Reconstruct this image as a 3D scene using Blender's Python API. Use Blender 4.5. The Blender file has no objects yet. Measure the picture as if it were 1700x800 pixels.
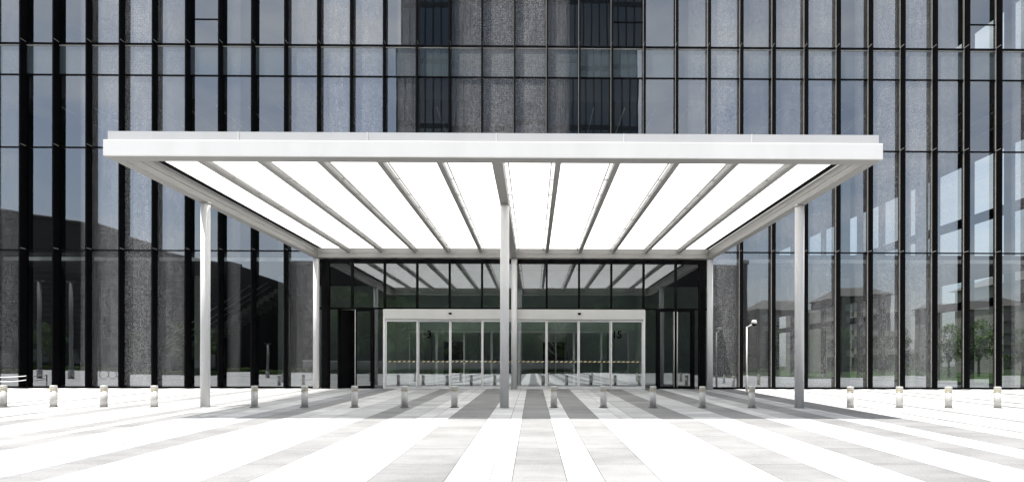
import bpy, math, random
from mathutils import Vector, Matrix
random.seed(7)
R = math.radians
scene = bpy.context.scene
COL = scene.collection

# ------------------------------------------------------------------ helpers
class MB:
    """collects geometry in world space, then links it as one mesh object"""
    def __init__(self):
        self.v = []; self.f = []; self.m = []; self.smooth = []
    def quad(self, a, b, c, d, mi=0, sm=False):
        n = len(self.v); self.v += [a, b, c, d]; self.f.append((n, n+1, n+2, n+3)); self.m.append(mi); self.smooth.append(sm)
    def box(self, x0, x1, y0, y1, z0, z1, mi=0, bev=0.0):
        if bev > 0:
            b = min(bev, (x1-x0)*.45, (y1-y0)*.45, (z1-z0)*.45)
            import bmesh
            bm = bmesh.new()
            bmesh.ops.create_cube(bm, size=1.0)
            for v in bm.verts:
                v.co = Vector(((x0+x1)/2+v.co.x*(x1-x0), (y0+y1)/2+v.co.y*(y1-y0), (z0+z1)/2+v.co.z*(z1-z0)))
            bmesh.ops.bevel(bm, geom=bm.edges[:], offset=b, segments=1, affect='EDGES')
            n = len(self.v)
            bm.verts.index_update()
            self.v += [tuple(v.co) for v in bm.verts]
            for f in bm.faces:
                self.f.append(tuple(n+v.index for v in f.verts)); self.m.append(mi); self.smooth.append(False)
            bm.free(); return
        n = len(self.v)
        self.v += [(x0,y0,z0),(x1,y0,z0),(x1,y1,z0),(x0,y1,z0),(x0,y0,z1),(x1,y0,z1),(x1,y1,z1),(x0,y1,z1)]
        for f in ((0,3,2,1),(4,5,6,7),(0,1,5,4),(1,2,6,5),(2,3,7,6),(3,0,4,7)):
            self.f.append(tuple(n+i for i in f)); self.m.append(mi); self.smooth.append(False)
    def lathe(self, cx, cy, prof, seg=24, cap0=True, cap1=True):
        n = len(self.v)
        for (r, z) in prof:
            for i in range(seg):
                a = 2*math.pi*i/seg
                self.v.append((cx+r*math.cos(a), cy+r*math.sin(a), z))
        for k in range(len(prof)-1):
            for i in range(seg):
                j = (i+1) % seg
                self.f.append((n+k*seg+i, n+k*seg+j, n+(k+1)*seg+j, n+(k+1)*seg+i)); self.m.append(0); self.smooth.append(True)
        if cap0: self.f.append(tuple(n+i for i in range(seg-1,-1,-1))); self.m.append(0); self.smooth.append(False)
        if cap1:
            o = n+(len(prof)-1)*seg
            self.f.append(tuple(o+i for i in range(seg))); self.m.append(0); self.smooth.append(False)
    def tube(self, pts, r, seg=10, r1=None, caps=True):
        pts = [Vector(p) for p in pts]; n = len(self.v); N = len(pts)
        for k, p in enumerate(pts):
            t = (pts[min(k+1,N-1)]-pts[max(k-1,0)]).normalized()
            up = Vector((0,0,1)) if abs(t.z) < .95 else Vector((1,0,0))
            a = t.cross(up).normalized(); b = t.cross(a)
            rr = r if r1 is None else r+(r1-r)*k/(N-1)
            for i in range(seg):
                w = 2*math.pi*i/seg
                self.v.append(tuple(p+a*rr*math.cos(w)+b*rr*math.sin(w)))
        for k in range(N-1):
            for i in range(seg):
                j = (i+1) % seg
                self.f.append((n+k*seg+i, n+(k+1)*seg+i, n+(k+1)*seg+j, n+k*seg+j)); self.m.append(0); self.smooth.append(True)
        if caps:
            self.f.append(tuple(n+i for i in range(seg))); self.m.append(0); self.smooth.append(False)
            o = n+(N-1)*seg
            self.f.append(tuple(o+i for i in range(seg-1,-1,-1))); self.m.append(0); self.smooth.append(False)
    def build(self, name, mats, parent=None):
        me = bpy.data.meshes.new(name)
        org = Vector((0,0,0))
        p = parent
        while p is not None:
            org += p.location; p = p.parent
        me.from_pydata([tuple(Vector(v)-org) for v in self.v], [], self.f)
        if not isinstance(mats, (list, tuple)): mats = [mats]
        for m in mats: me.materials.append(m)
        me.polygons.foreach_set('material_index', self.m)
        me.polygons.foreach_set('use_smooth', self.smooth)
        me.update()
        o = bpy.data.objects.new(name, me); COL.objects.link(o)
        if parent is not None: o.parent = parent
        return o

def thing(name, label, cat, loc=(0,0,0), group=None):
    o = bpy.data.objects.new(name, None); COL.objects.link(o)
    o.location = loc; o.empty_display_size = .3
    o['label'] = label; o['category'] = cat
    if group: o['group'] = group
    return o
def tag(o, label, cat, group=None):
    o['label'] = label; o['category'] = cat
    if group: o['group'] = group
    return o
def copy_tree(o, parent=None):
    c = o.copy(); COL.objects.link(c)
    if parent is not None: c.parent = parent
    for ch in list(o.children): copy_tree(ch, c)
    return c
def bx(name, mat, parent, *a, bev=0.0):
    m = MB(); m.box(*a, bev=bev); return m.build(name, mat, parent)

# ------------------------------------------------------------------ materials
def newmat(name):
    m = bpy.data.materials.new(name); m.use_nodes = True
    nt = m.node_tree; nt.nodes.clear()
    out = nt.nodes.new('ShaderNodeOutputMaterial')
    return m, nt, out
def N(nt, t, **kw):
    n = nt.nodes.new(t)
    for k, v in kw.items():
        if k == 'inp':
            for i, x in v.items(): n.inputs[i].default_value = x
        else: setattr(n, k, v)
    return n
def L(nt, a, b): nt.links.new(a, b)
def math_(nt, op, a, b=None, c=None):
    n = nt.nodes.new('ShaderNodeMath'); n.operation = op
    for i, x in enumerate((a, b, c)):
        if x is None: continue
        if isinstance(x, (int, float)): n.inputs[i].default_value = x
        else: nt.links.new(x, n.inputs[i])
    return n.outputs[0]

def paint(name, col, rough=.5, var=.08, metal=0.0, scale=3.0, spec=.4, streak=False):
    m, nt, out = newmat(name)
    b = N(nt, 'ShaderNodeBsdfPrincipled')
    b.inputs['Roughness'].default_value = rough; b.inputs['Metallic'].default_value = metal
    b.inputs['Specular IOR Level'].default_value = spec
    g = N(nt, 'ShaderNodeNewGeometry')
    mp = N(nt, 'ShaderNodeMapping'); mp.inputs['Scale'].default_value = (1,1,.15) if streak else (1,1,1)
    L(nt, g.outputs['Position'], mp.inputs['Vector'])
    nz = N(nt, 'ShaderNodeTexNoise'); nz.inputs['Scale'].default_value = scale; nz.inputs['Detail'].default_value = 5
    L(nt, mp.outputs[0], nz.inputs['Vector'])
    mx = N(nt, 'ShaderNodeMix', data_type='RGBA')
    mx.inputs['A'].default_value = tuple(c*(1-var*1.6) for c in col)+(1,)
    mx.inputs['B'].default_value = tuple(min(1,c*(1+var*1.6)) for c in col)+(1,)
    L(nt, nz.outputs['Fac'], mx.inputs['Factor']); L(nt, mx.outputs['Result'], b.inputs['Base Color'])
    rr = N(nt, 'ShaderNodeMapRange', inp={3: max(.03,rough-.08), 4: rough+.1})
    L(nt, nz.outputs['Fac'], rr.inputs[0]); L(nt, rr.outputs[0], b.inputs['Roughness'])
    L(nt, b.outputs[0], out.inputs[0])
    return m

def granite(name, col, slab, phase, stain=.36, half=False):
    """one granite colour: speckle, slab to slab tone, joints across and along the strip, stains"""
    m, nt, out = newmat(name)
    b = N(nt, 'ShaderNodeBsdfPrincipled'); b.inputs['Roughness'].default_value = .75; b.inputs['Specular IOR Level'].default_value = .25
    g = N(nt, 'ShaderNodeNewGeometry'); sx = N(nt, 'ShaderNodeSeparateXYZ'); L(nt, g.outputs['Position'], sx.inputs[0])
    X, Y = sx.outputs[0], sx.outputs[1]
    uv = N(nt, 'ShaderNodeUVMap', uv_map='edge'); su = N(nt, 'ShaderNodeSeparateXYZ'); L(nt, uv.outputs[0], su.inputs[0])
    t = math_(nt, 'DIVIDE', math_(nt, 'SUBTRACT', Y, phase), slab)
    fr = math_(nt, 'FRACT', t); fl = math_(nt, 'FLOOR', t)
    dj = math_(nt, 'MULTIPLY', math_(nt, 'MINIMUM', fr, math_(nt, 'SUBTRACT', 1.0, fr)), slab)
    at = N(nt, 'ShaderNodeAttribute', attribute_name='strip')
    cmb = N(nt, 'ShaderNodeCombineXYZ'); L(nt, at.outputs['Fac'], cmb.inputs[0]); L(nt, fl, cmb.inputs[1])
    wn = N(nt, 'ShaderNodeTexWhiteNoise', noise_dimensions='2D'); L(nt, cmb.outputs[0], wn.inputs['Vector'])
    de = math_(nt, 'MINIMUM', su.outputs[0], su.outputs[1])
    joint = math_(nt, 'MAXIMUM', math_(nt, 'LESS_THAN', dj, .007), math_(nt, 'LESS_THAN', de, .007))
    sp = N(nt, 'ShaderNodeTexNoise'); sp.inputs['Scale'].default_value = 55; sp.inputs['Detail'].default_value = 3; L(nt, g.outputs['Position'], sp.inputs['Vector'])
    mp = N(nt, 'ShaderNodeMapping'); mp.inputs['Scale'].default_value = (.7,1.5,1); L(nt, g.outputs['Position'], mp.inputs[0])
    st = N(nt, 'ShaderNodeTexNoise'); st.inputs['Scale'].default_value = .9; st.inputs['Detail'].default_value = 7; st.inputs['Roughness'].default_value = .65; L(nt, mp.outputs[0], st.inputs['Vector'])
    # value = 1 + slab var + speckle + stain
    v = math_(nt, 'ADD', 1.0, math_(nt, 'MULTIPLY', math_(nt, 'SUBTRACT', wn.outputs['Value'], .5), .24))
    v = math_(nt, 'ADD', v, math_(nt, 'MULTIPLY', math_(nt, 'SUBTRACT', sp.outputs['Fac'], .5), .8))
    v = math_(nt, 'ADD', v, math_(nt, 'MULTIPLY', math_(nt, 'SUBTRACT', st.outputs['Fac'], .5), stain*3))
    # dark damp marks with a shape of their own
    dm = N(nt, 'ShaderNodeTexNoise'); dm.inputs['Scale'].default_value = 2.2; dm.inputs['Detail'].default_value = 9; dm.inputs['Roughness'].default_value = .7
    mp2 = N(nt, 'ShaderNodeMapping'); mp2.inputs['Scale'].default_value = (.6,1.6,1); mp2.inputs['Location'].default_value = (3,8,0); L(nt, g.outputs['Position'], mp2.inputs[0]); L(nt, mp2.outputs[0], dm.inputs['Vector'])
    mr = N(nt, 'ShaderNodeMapRange', inp={1: .62, 2: .70}); L(nt, dm.outputs['Fac'], mr.inputs[0])
    v = math_(nt, 'MULTIPLY', v, math_(nt, 'SUBTRACT', 1.0, math_(nt, 'MULTIPLY', mr.outputs[0], .4)))
    v = math_(nt, 'MULTIPLY', v, math_(nt, 'SUBTRACT', 1.0, math_(nt, 'MULTIPLY', joint, .72)))
    sc = N(nt, 'ShaderNodeVectorMath', operation='SCALE'); sc.inputs[0].default_value = col; L(nt, v, sc.inputs['Scale'])
    L(nt, sc.outputs[0], b.inputs['Base Color'])
    bp = N(nt, 'ShaderNodeBump'); bp.inputs['Strength'].default_value = .15; bp.inputs['Distance'].default_value = .01
    L(nt, sp.outputs['Fac'], bp.inputs['Height']); L(nt, bp.outputs[0], b.inputs['Normal'])
    L(nt, b.outputs[0], out.inputs[0])
    return m

def facet_fac(nt, r0, nrm=None):
    lw = N(nt, 'ShaderNodeLayerWeight'); lw.inputs['Blend'].default_value = .5
    if nrm is not None: L(nt, nrm, lw.inputs['Normal'])
    p = math_(nt, 'POWER', lw.outputs['Facing'], 5.0)
    return math_(nt, 'ADD', r0, math_(nt, 'MULTIPLY', p, 1-r0))

def ripple(nt, strength, scale=.55):
    """slow unevenness of float glass"""
    g = N(nt, 'ShaderNodeNewGeometry')
    oi = N(nt, 'ShaderNodeObjectInfo')
    off = N(nt, 'ShaderNodeVectorMath', operation='SCALE'); off.inputs[0].default_value = (17,31,5); L(nt, oi.outputs['Random'], off.inputs['Scale'])
    ad = N(nt, 'ShaderNodeVectorMath', operation='ADD'); L(nt, g.outputs['Position'], ad.inputs[0]); L(nt, off.outputs[0], ad.inputs[1])
    nz = N(nt, 'ShaderNodeTexNoise'); nz.inputs['Scale'].default_value = scale; nz.inputs['Detail'].default_value = 1.0; L(nt, ad.outputs[0], nz.inputs['Vector'])
    bp = N(nt, 'ShaderNodeBump'); bp.inputs['Strength'].default_value = 1.0; bp.inputs['Distance'].default_value = strength
    L(nt, nz.outputs['Fac'], bp.inputs['Height'])
    return bp.outputs[0]

# facade frit: (x, density) along the wall, from bay to bay
FRIT = None
def glass(name, r0=.15, tint=(.78,.82,.80), frit=False, rip=.010, back=None):
    m, nt, out = newmat(name)
    nrm0 = ripple(nt, rip)
    oi = N(nt, 'ShaderNodeObjectInfo'); rn = N(nt, 'ShaderNodeTexWhiteNoise', noise_dimensions='1D'); L(nt, oi.outputs['Random'], rn.inputs['W'])
    sb = N(nt, 'ShaderNodeVectorMath', operation='SUBTRACT'); L(nt, rn.outputs['Color'], sb.inputs[0]); sb.inputs[1].default_value = (.5,.5,.5)
    sl_ = N(nt, 'ShaderNodeVectorMath', operation='SCALE'); L(nt, sb.outputs[0], sl_.inputs[0]); sl_.inputs['Scale'].default_value = .007 if frit else .002
    av = N(nt, 'ShaderNodeVectorMath', operation='ADD'); L(nt, nrm0, av.inputs[0]); L(nt, sl_.outputs[0], av.inputs[1])
    nv = N(nt, 'ShaderNodeVectorMath', operation='NORMALIZE'); L(nt, av.outputs[0], nv.inputs[0]); nrm = nv.outputs[0]
    gl = N(nt, 'ShaderNodeBsdfGlossy', inp={'Roughness': .0, 'Color': (.93,.97,1.0,1)}); L(nt, nrm, gl.inputs['Normal'])
    if back is None:
        base = N(nt, 'ShaderNodeBsdfTransparent'); base.inputs['Color'].default_value = tint+(1,)
    else:
        base = N(nt, 'ShaderNodeBsdfDiffuse'); base.inputs['Color'].default_value = back+(1,)
    bo = base.outputs[0]
    if frit:
        g = N(nt, 'ShaderNodeNewGeometry'); sx = N(nt, 'ShaderNodeSeparateXYZ'); L(nt, g.outputs['Position'], sx.inputs[0])
        X, Z = sx.outputs[0], sx.outputs[2]
        P = .105
        # density from a float curve over x in -27..27
        mrx = N(nt, 'ShaderNodeMapRange', inp={1: -27.0, 2: 27.0}); L(nt, X, mrx.inputs[0])
        fc = N(nt, 'ShaderNodeFloatCurve'); L(nt, mrx.outputs[0], fc.inputs['Value'])
        cv = fc.mapping.curves[0]
        pts = FRIT
        cv.points[0].location = (0, pts[0][1]); cv.points[-1].location = (1, pts[-1][1])
        for (x, d) in pts:
            cv.points.new((x+27)/54, d)
        for p in cv.points: p.handle_type = 'VECTOR'
        fc.mapping.update()
        dens = fc.outputs[0]
        u = math_(nt, 'DIVIDE', X, P); w = math_(nt, 'DIVIDE', Z, P)
        cu = math_(nt, 'ABSOLUTE', math_(nt, 'SUBTRACT', math_(nt, 'FRACT', u), .5))
        cw = math_(nt, 'ABSOLUTE', math_(nt, 'SUBTRACT', math_(nt, 'FRACT', w), .5))
        grid = math_(nt, 'LESS_THAN', math_(nt, 'MAXIMUM', cu, cw), .33)
        q = .052
        cell = N(nt, 'ShaderNodeCombineXYZ'); L(nt, math_(nt, 'FLOOR', math_(nt, 'DIVIDE', X, q)), cell.inputs[0]); L(nt, math_(nt, 'FLOOR', math_(nt, 'DIVIDE', Z, q)), cell.inputs[1])
        wn = N(nt, 'ShaderNodeTexWhiteNoise', noise_dimensions='2D'); L(nt, cell.outputs[0], wn.inputs['Vector'])
        # slow drift of the dot density, longer upwards than across
        dv = N(nt, 'ShaderNodeMapping'); dv.inputs['Scale'].default_value = (2.6, 1, .5); L(nt, g.outputs['Position'], dv.inputs[0])
        dn = N(nt, 'ShaderNodeTexNoise'); dn.inputs['Scale'].default_value = 1.5; dn.inputs['Detail'].default_value = 5; L(nt, dv.outputs[0], dn.inputs['Vector'])
        drift = math_(nt, 'ADD', .45, math_(nt, 'MULTIPLY', dn.outputs['Fac'], 1.1))
        gd = math_(nt, 'ADD', .88, math_(nt, 'MULTIPLY', grid, .26))
        thr = math_(nt, 'MULTIPLY', math_(nt, 'MULTIPLY', math_(nt, 'ADD', .10, math_(nt, 'MULTIPLY', dens, .42)), drift), gd)
        dot = math_(nt, 'MINIMUM', .92, math_(nt, 'MULTIPLY', thr, math_(nt, 'ADD', .56, math_(nt, 'MULTIPLY', wn.outputs['Value'], .86))))
        on = math_(nt, 'GREATER_THAN', dens, .02)
        mask = math_(nt, 'MULTIPLY', dot, on)
        di = N(nt, 'ShaderNodeBsdfDiffuse'); di.inputs['Color'].default_value = (.27,.27,.275,1)
        mx = N(nt, 'ShaderNodeMixShader'); L(nt, mask, mx.inputs[0]); L(nt, bo, mx.inputs[1]); L(nt, di.outputs[0], mx.inputs[2])
        bo = mx.outputs[0]
    fac = facet_fac(nt, r0)
    mx = N(nt, 'ShaderNodeMixShader'); L(nt, fac, mx.inputs[0]); L(nt, bo, mx.inputs[1]); L(nt, gl.outputs[0], mx.inputs[2])
    L(nt, mx.outputs[0], out.inputs[0])
    return m

# X of a facade point from bay numbers ---------------------------------------
XC = -.87                      # middle of the canopy and of the facade module
YG = 27.5                      # glass plane
def MX(k): return XC + 1.5*(k-15)

def fr(px): return (px-885)*YG/983
_z = [(-30,.0)]
def iv(a, b, da, db, soft=1.5):
    _z.extend([(fr(a)-.02, 0.0), (fr(a), da), (fr(b), db), (fr(b)+.02, 0.0)])
iv(4,33,.25,.2); iv(140,163,.4,.5); iv(164,200,.45,.75); iv(201,258,.95,.85); iv(262,311,.75,.3)
iv(384,398,.1,.1); iv(476,527,.25,.5); iv(532,580,.7,.9); iv(586,638,.85,.55); iv(662,691,.3,.35)
iv(750,800,.25,.9); iv(802,852,.95,1.0); iv(855,905,1.0,.95); iv(908,944,.8,.3)
iv(1143,1172,.2,.5); iv(1178,1224,.9,.85); iv(1230,1272,.15,.3); iv(1284,1330,.3,.6); iv(1336,1386,.45,.7)
iv(1428,1440,.35,.4); iv(1446,1492,.55,.9); iv(1497,1542,.7,.85); iv(1548,1592,.5,.3); iv(1686,1720,.4,.4)
FRIT = [p for p in _z if -27 < p[0] < 27]
FRIT = [(-26.9, 0.0)] + FRIT + [(26.9, 0.0)]

M = {}
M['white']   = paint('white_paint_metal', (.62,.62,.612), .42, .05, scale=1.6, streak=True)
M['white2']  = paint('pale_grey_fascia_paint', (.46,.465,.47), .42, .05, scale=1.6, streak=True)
M['cream']   = paint('beam_and_soffit_shade_grey', (.205,.20,.19), .45, .06, scale=2.5)  # canopy beam grey; on the fascia underside it carries shade as colour
M['colpaint']= paint('column_paint', (.50,.50,.50), .38, .05, scale=2, streak=True)
M['black']   = paint('black_metal', (.0035,.0035,.004), .55, .2, spec=.03)
M['darkgrey']= paint('dark_grey_metal', (.05,.05,.052), .5, .15)
M['gasket']  = paint('grey_sealant', (.34,.33,.31), .7, .25, scale=6)
M['header']  = paint('brushed_header_panel', (.43,.43,.415), .45, .06, scale=2, streak=True)
M['alu']     = paint('aluminium', (.60,.60,.60), .35, .05, metal=.1)
M['steel']   = paint('brushed_steel', (.46,.45,.43), .5, .03, metal=.35, scale=2, streak=True)
M['steeldk'] = paint('weathered_steel', (.36,.355,.34), .45, .08, metal=.5)
M['flange']  = paint('dark_flange', (.10,.10,.095), .5, .1)
M['band']    = paint('pale_yellow_band', (.50,.45,.32), .5, .08)
M['rope']    = paint('white_rope', (.75,.75,.73), .8, .06)
M['cam']     = paint('white_plastic', (.5,.5,.49), .4, .04)
M['intfloor']= paint('interior_stone_floor', (.32,.32,.31), .35, .12)
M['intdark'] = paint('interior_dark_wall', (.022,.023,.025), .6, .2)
M['lobby'] = paint('lobby_wall_panels', (.66,.72,.68), .5, .1)
M['corewall']= paint('core_wall_panels', (.34,.40,.36), .6, .15)
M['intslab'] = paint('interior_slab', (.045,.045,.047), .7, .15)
M['intcol']  = paint('interior_column_paint', (.36,.39,.37), .6, .1)
M['intlight']= paint('interior_white', (.6,.6,.6), .6, .05)
M['stair']   = paint('stair_concrete', (.22,.22,.21), .7, .1)
M['ink']     = paint('black_decal', (.002,.002,.002), .9, .1, spec=0.0)
M['glass']   = glass('facade_glass', .235, (.58,.61,.61), frit=True, rip=.0013)
M['glassd']  = glass('entrance_glass', .27, (.82,.88,.85), rip=.0015)
M['glasst']  = glass('transom_glass', .145, (.34,.37,.36), rip=.0012)
M['glasse']  = glass('side_wall_glass', .08, (.86,.89,.89), rip=.002)
M['spandrel']= glass('spandrel_glass', .13, back=(.075,.105,.115), frit=False)

# spandrel with frit too
def spandrel_mat():
    return glass('spandrel_glass_dotted', .185, back=(.058,.074,.082), frit=True, rip=.0013)
M['spandrel'] = spandrel_mat()

# translucent ceiling membrane
def membrane():
    m, nt, out = newmat('translucent_ceiling_panel')
    tr = N(nt, 'ShaderNodeBsdfTranslucent'); tr.inputs['Color'].default_value = (.93,.93,.92,1)
    di = N(nt, 'ShaderNodeBsdfDiffuse'); di.inputs['Color'].default_value = (.82,.82,.82,1)
    g = N(nt, 'ShaderNodeNewGeometry')
    nz = N(nt, 'ShaderNodeTexNoise'); nz.inputs['Scale'].default_value = .8; L(nt, g.outputs['Position'], nz.inputs['Vector'])
    mr = N(nt, 'ShaderNodeMapRange', inp={3: .82, 4: .9}); L(nt, nz.outputs['Fac'], mr.inputs[0])
    mx = N(nt, 'ShaderNodeMixShader'); L(nt, mr.outputs[0], mx.inputs[0]); L(nt, di.outputs[0], mx.inputs[1]); L(nt, tr.outputs[0], mx.inputs[2])
    L(nt, mx.outputs[0], out.inputs[0])
    return m
M['membrane'] = membrane()

def hazard():
    m, nt, out = newmat('yellow_black_tape')
    b = N(nt, 'ShaderNodeBsdfPrincipled'); b.inputs['Roughness'].default_value = .5
    g = N(nt, 'ShaderNodeNewGeometry'); sx = N(nt, 'ShaderNodeSeparateXYZ'); L(nt, g.outputs['Position'], sx.inputs[0])
    s = math_(nt, 'FRACT', math_(nt, 'DIVIDE', math_(nt, 'SUBTRACT', sx.outputs[0], sx.outputs[2]), .22))
    k = math_(nt, 'LESS_THAN', s, .5)
    mx = N(nt, 'ShaderNodeMix', data_type='RGBA'); mx.inputs['A'].default_value = (.01,.01,.01,1); mx.inputs['B'].default_value = (.50,.44,.24,1)
    L(nt, k, mx.inputs['Factor']); L(nt, mx.outputs['Result'], b.inputs['Base Color']); L(nt, b.outputs[0], out.inputs[0])
    return m
M['hazard'] = hazard()

def leafmat(name, c):
    m, nt, out = newmat(name)
    d = N(nt, 'ShaderNodeBsdfPrincipled'); d.inputs['Roughness'].default_value = .6; d.inputs['Specular IOR Level'].default_value = .2
    g = N(nt, 'ShaderNodeNewGeometry')
    nz = N(nt, 'ShaderNodeTexNoise'); nz.inputs['Scale'].default_value = 1.3; L(nt, g.outputs['Position'], nz.inputs['Vector'])
    mx = N(nt, 'ShaderNodeMix', data_type='RGBA'); mx.inputs['A'].default_value = tuple(x*.75 for x in c)+(1,); mx.inputs['B'].default_value = tuple(x*1.3 for x in c)+(1,)
    L(nt, nz.outputs['Fac'], mx.inputs['Factor']); L(nt, mx.outputs['Result'], d.inputs['Base Color'])
    t = N(nt, 'ShaderNodeBsdfTranslucent'); L(nt, mx.outputs['Result'], t.inputs['Color'])
    ms = N(nt, 'ShaderNodeMixShader'); ms.inputs[0].default_value = .25; L(nt, d.outputs[0], ms.inputs[1]); L(nt, t.outputs[0], ms.inputs[2])
    L(nt, ms.outputs[0], out.inputs[0]); return m
M['leaf'] = leafmat('leaves', (.085,.13,.06))
M['leaf2'] = leafmat('light_leaves', (.085,.13,.045))
M['bark'] = paint('bark', (.09,.075,.06), .9, .25, scale=8)
M['palebark']=paint('pale_bark',(.38,.36,.32),.9,.15)
M['stone']=paint('stone_wall_face',(.24,.23,.21),.9,.35,scale=4)
M['mast']=paint('mast_paint',(.13,.14,.135),.6,.1)
M['hill']=paint('wooded_hill',(.04,.055,.045),.95,.3,scale=.05,spec=.05)
M['grass'] = paint('grass', (.036,.058,.024), .9, .4, scale=.6, spec=.1)
M['asphalt'] = paint('asphalt', (.05,.05,.05), .9, .15)
M['brickdk'] = paint('dark_cladding', (.03,.029,.028), .7, .3, scale=1.2, streak=True)
M['housewall'] = paint('cream_render', (.31,.295,.265), .8, .08)
M['housewall2'] = paint('brown_render', (.115,.10,.09), .8, .1)
M['houseroof'] = paint('grey_roof_tiles', (.10,.095,.09), .8, .15)
M['pane'] = glass('house_pane', .12, back=(.03,.035,.04), rip=.004)
M['towerglass'] = glass('tower_glass', .14, back=(.02,.028,.036), rip=.004)
M['towerband'] = paint('tower_band', (.03,.036,.043), .5, .15)

# ------------------------------------------------------------------ terrain
SL = .0184
def gz(y):
    return -SL*(27-max(y,-5.0)) if y < 27.5 else .009
edges = []   # (x0, x1, kind)
base = [(-14.2,'L'),(-13.6,'D'),(-13.24,'L'),(-12.54,'D'),(-11.82,'L'),(-11.0,'L'),(-10.22,'D'),(-9.66,'L'),(-9.35,'D'),(-8.82,'M'),(-8.15,'L'),(-7.43,'M2'),(-6.86,'D'),(-6.25,'L'),
        (-5.8,'L'),(-5.08,'M'),(-4.2,'D'),(-3.6,'M'),(-2.94,'L'),(-2.5,'L'),(-2.11,'D'),(-1.13,'L'),(-.56,'L'),(-.27,'D'),(.44,'L'),(.92,'D'),(1.65,'L'),(2.19,'L'),(2.54,'M'),
        (3.22,'D'),(4.03,'M'),(5.03,'D'),(5.87,'L'),(6.34,'M'),(6.94,'D'),(7.65,'M'),(8.17,'L'),(8.38,'D'),(9.45,'L'),(10.1,'D'),(10.32,'L'),(11.66,'D'),(12.0,'L'),(13.4,'D'),(13.62,'L')]
xs = 14.6; right = []
while xs < 90:
    right.append((xs,'D')); xs += random.choice((.3,.45,.7)); right.append((xs,'L')); xs += random.choice((.7,.9,1.3,1.6))
left = []; xs = -14.2
while xs > -120:
    xs -= random.choice((.7,.9,1.3)); left.append((xs,'L')); xs -= random.choice((.3,.45,.7)); left.append((xs,'D'))
left = left[::-1]
allb = left + base + right + [(92,'X')]
kinds = {'L':0,'M':1,'M2':2,'D':3}
M['gL'] = granite('granite_white', (.47,.47,.462), .74, .2)
M['gM'] = granite('granite_pale_grey', (.37,.375,.37), .74, .5)
M['gM2'] = granite('granite_mid_grey', (.27,.275,.28), .74, .4)
M['gD'] = granite('granite_dark_grey', (.198,.198,.195), 1.48, 13.17)
ys = [-62,-5,5,15,27.5]
me = bpy.data.meshes.new('plaza_pavement')
V=[];F=[];MI=[];UV=[];SID=[]
for i in range(len(allb)-1):
    x0,k = allb[i]; x1 = allb[i+1][0]
    for j in range(len(ys)-1):
        n=len(V); ya,yb=ys[j],ys[j+1]
        V += [(x0,ya,gz(ya)),(x1,ya,gz(ya)),(x1,yb,gz(yb) if yb<27.5 else .0092),(x0,yb,gz(yb) if yb<27.5 else .0092)]
        F.append((n,n+1,n+2,n+3)); MI.append(kinds[k]); w=x1-x0
        UV += [(0,w),(w,0),(w,0),(0,w)]; SID += [i*1.37]*4
me.from_pydata(V,[],F)
for k in ('gL','gM','gM2','gD'): me.materials.append(M[k])
me.polygons.foreach_set('material_index',MI)
uvl = me.uv_layers.new(name='edge')
for i,u in enumerate(UV): uvl.data[i].uv = u
at = me.attributes.new('strip','FLOAT','POINT')
at.data.foreach_set('value',SID)
plaza = bpy.data.objects.new('plaza_pavement',me); COL.objects.link(plaza); plaza['kind']='structure'

m=MB(); m.quad((-900,-900,-.66),(900,-900,-.66),(900,900,-.66),(-900,900,-.66)); g=m.build('lawn_ground',M['grass']); g['kind']='structure'
m=MB(); m.quad((52,-76,-.652),(400,-76,-.652),(400,-66,-.652),(52,-66,-.652)); g=m.build('road',M['asphalt']); g['kind']='structure'
m=MB(); m.quad((30,-62,gz(-62)+.006),(92,-62,gz(-62)+.006),(92,-24,gz(-24)+.006),(30,-24,gz(-24)+.006)); g=m.build('lawn_bed',M['grass']); g['kind']='structure'
m=MB(); m.quad((26.2,27.5,-.05),(160,27.5,-.05),(160,140,-.05),(26.2,140,-.05)); g=m.build('lawn_terrace',M['grass']); g['kind']='structure'

# ------------------------------------------------------------------ office building
B = thing('office_building','dark glass office building with black vertical fins behind the white canopy','building',(XC,YG,0))
ZB, Z1, Z2, Z3, Z4, Z5, ZT = .10, 6.356, 11.086, 14.426, 15.866, 20.6, 30.0
ZH = 5.80       # head above the entrance glass
ent = range(9,21)
for k in range(-1,33):
    x = MX(k)
    zb = .03 if not (9 <= k <= 21) else 6.40
    fin = bx('fin',M['black'],B, x-.03,x+.03,YG-.36,YG+.12,zb,ZT)
    s = MB(); s.box(x-.044,x-.031,YG-.055,YG-.012,zb+.02,ZT)
    s.build('sealant_strip',M['gasket'],fin)
    for z in (Z1,Z2,Z4):
        if z < zb: continue
        bx('bracket',M['gasket'],fin,x-.037,x+.037,YG-.35,YG-.058,z+.03,z+.055)
def pane(name, mat, x0, x1, z0, z1, y=YG):
    s = MB(); s.quad((x0,y,z0),(x1,y,z0),(x1,y,z1),(x0,y,z1)); return s.build(name,mat,B)
for k in range(-1,32):
    x0, x1 = MX(k)+.02, MX(k+1)-.02
    if k not in ent: pane('ground_floor_window',M['glass'],x0,x1,ZB,Z1)
    else: pane('lintel_window',M['glass'],x0,x1,Z1-.36,Z1)
    pane('middle_window',M['glass'],x0,x1,Z1,Z2)
    pane('high_window',M['glass'],x0,x1,Z2,Z3)
    pane('spandrel_panel',M['spandrel'],x0,x1,Z3,Z4)
    pane('upper_window',M['glass'],x0,x1,Z4,Z5)
XL, XR = MX(-1), MX(32)
pane('top_glazing',M['spandrel'],XL,XR,Z5,ZT)
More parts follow.
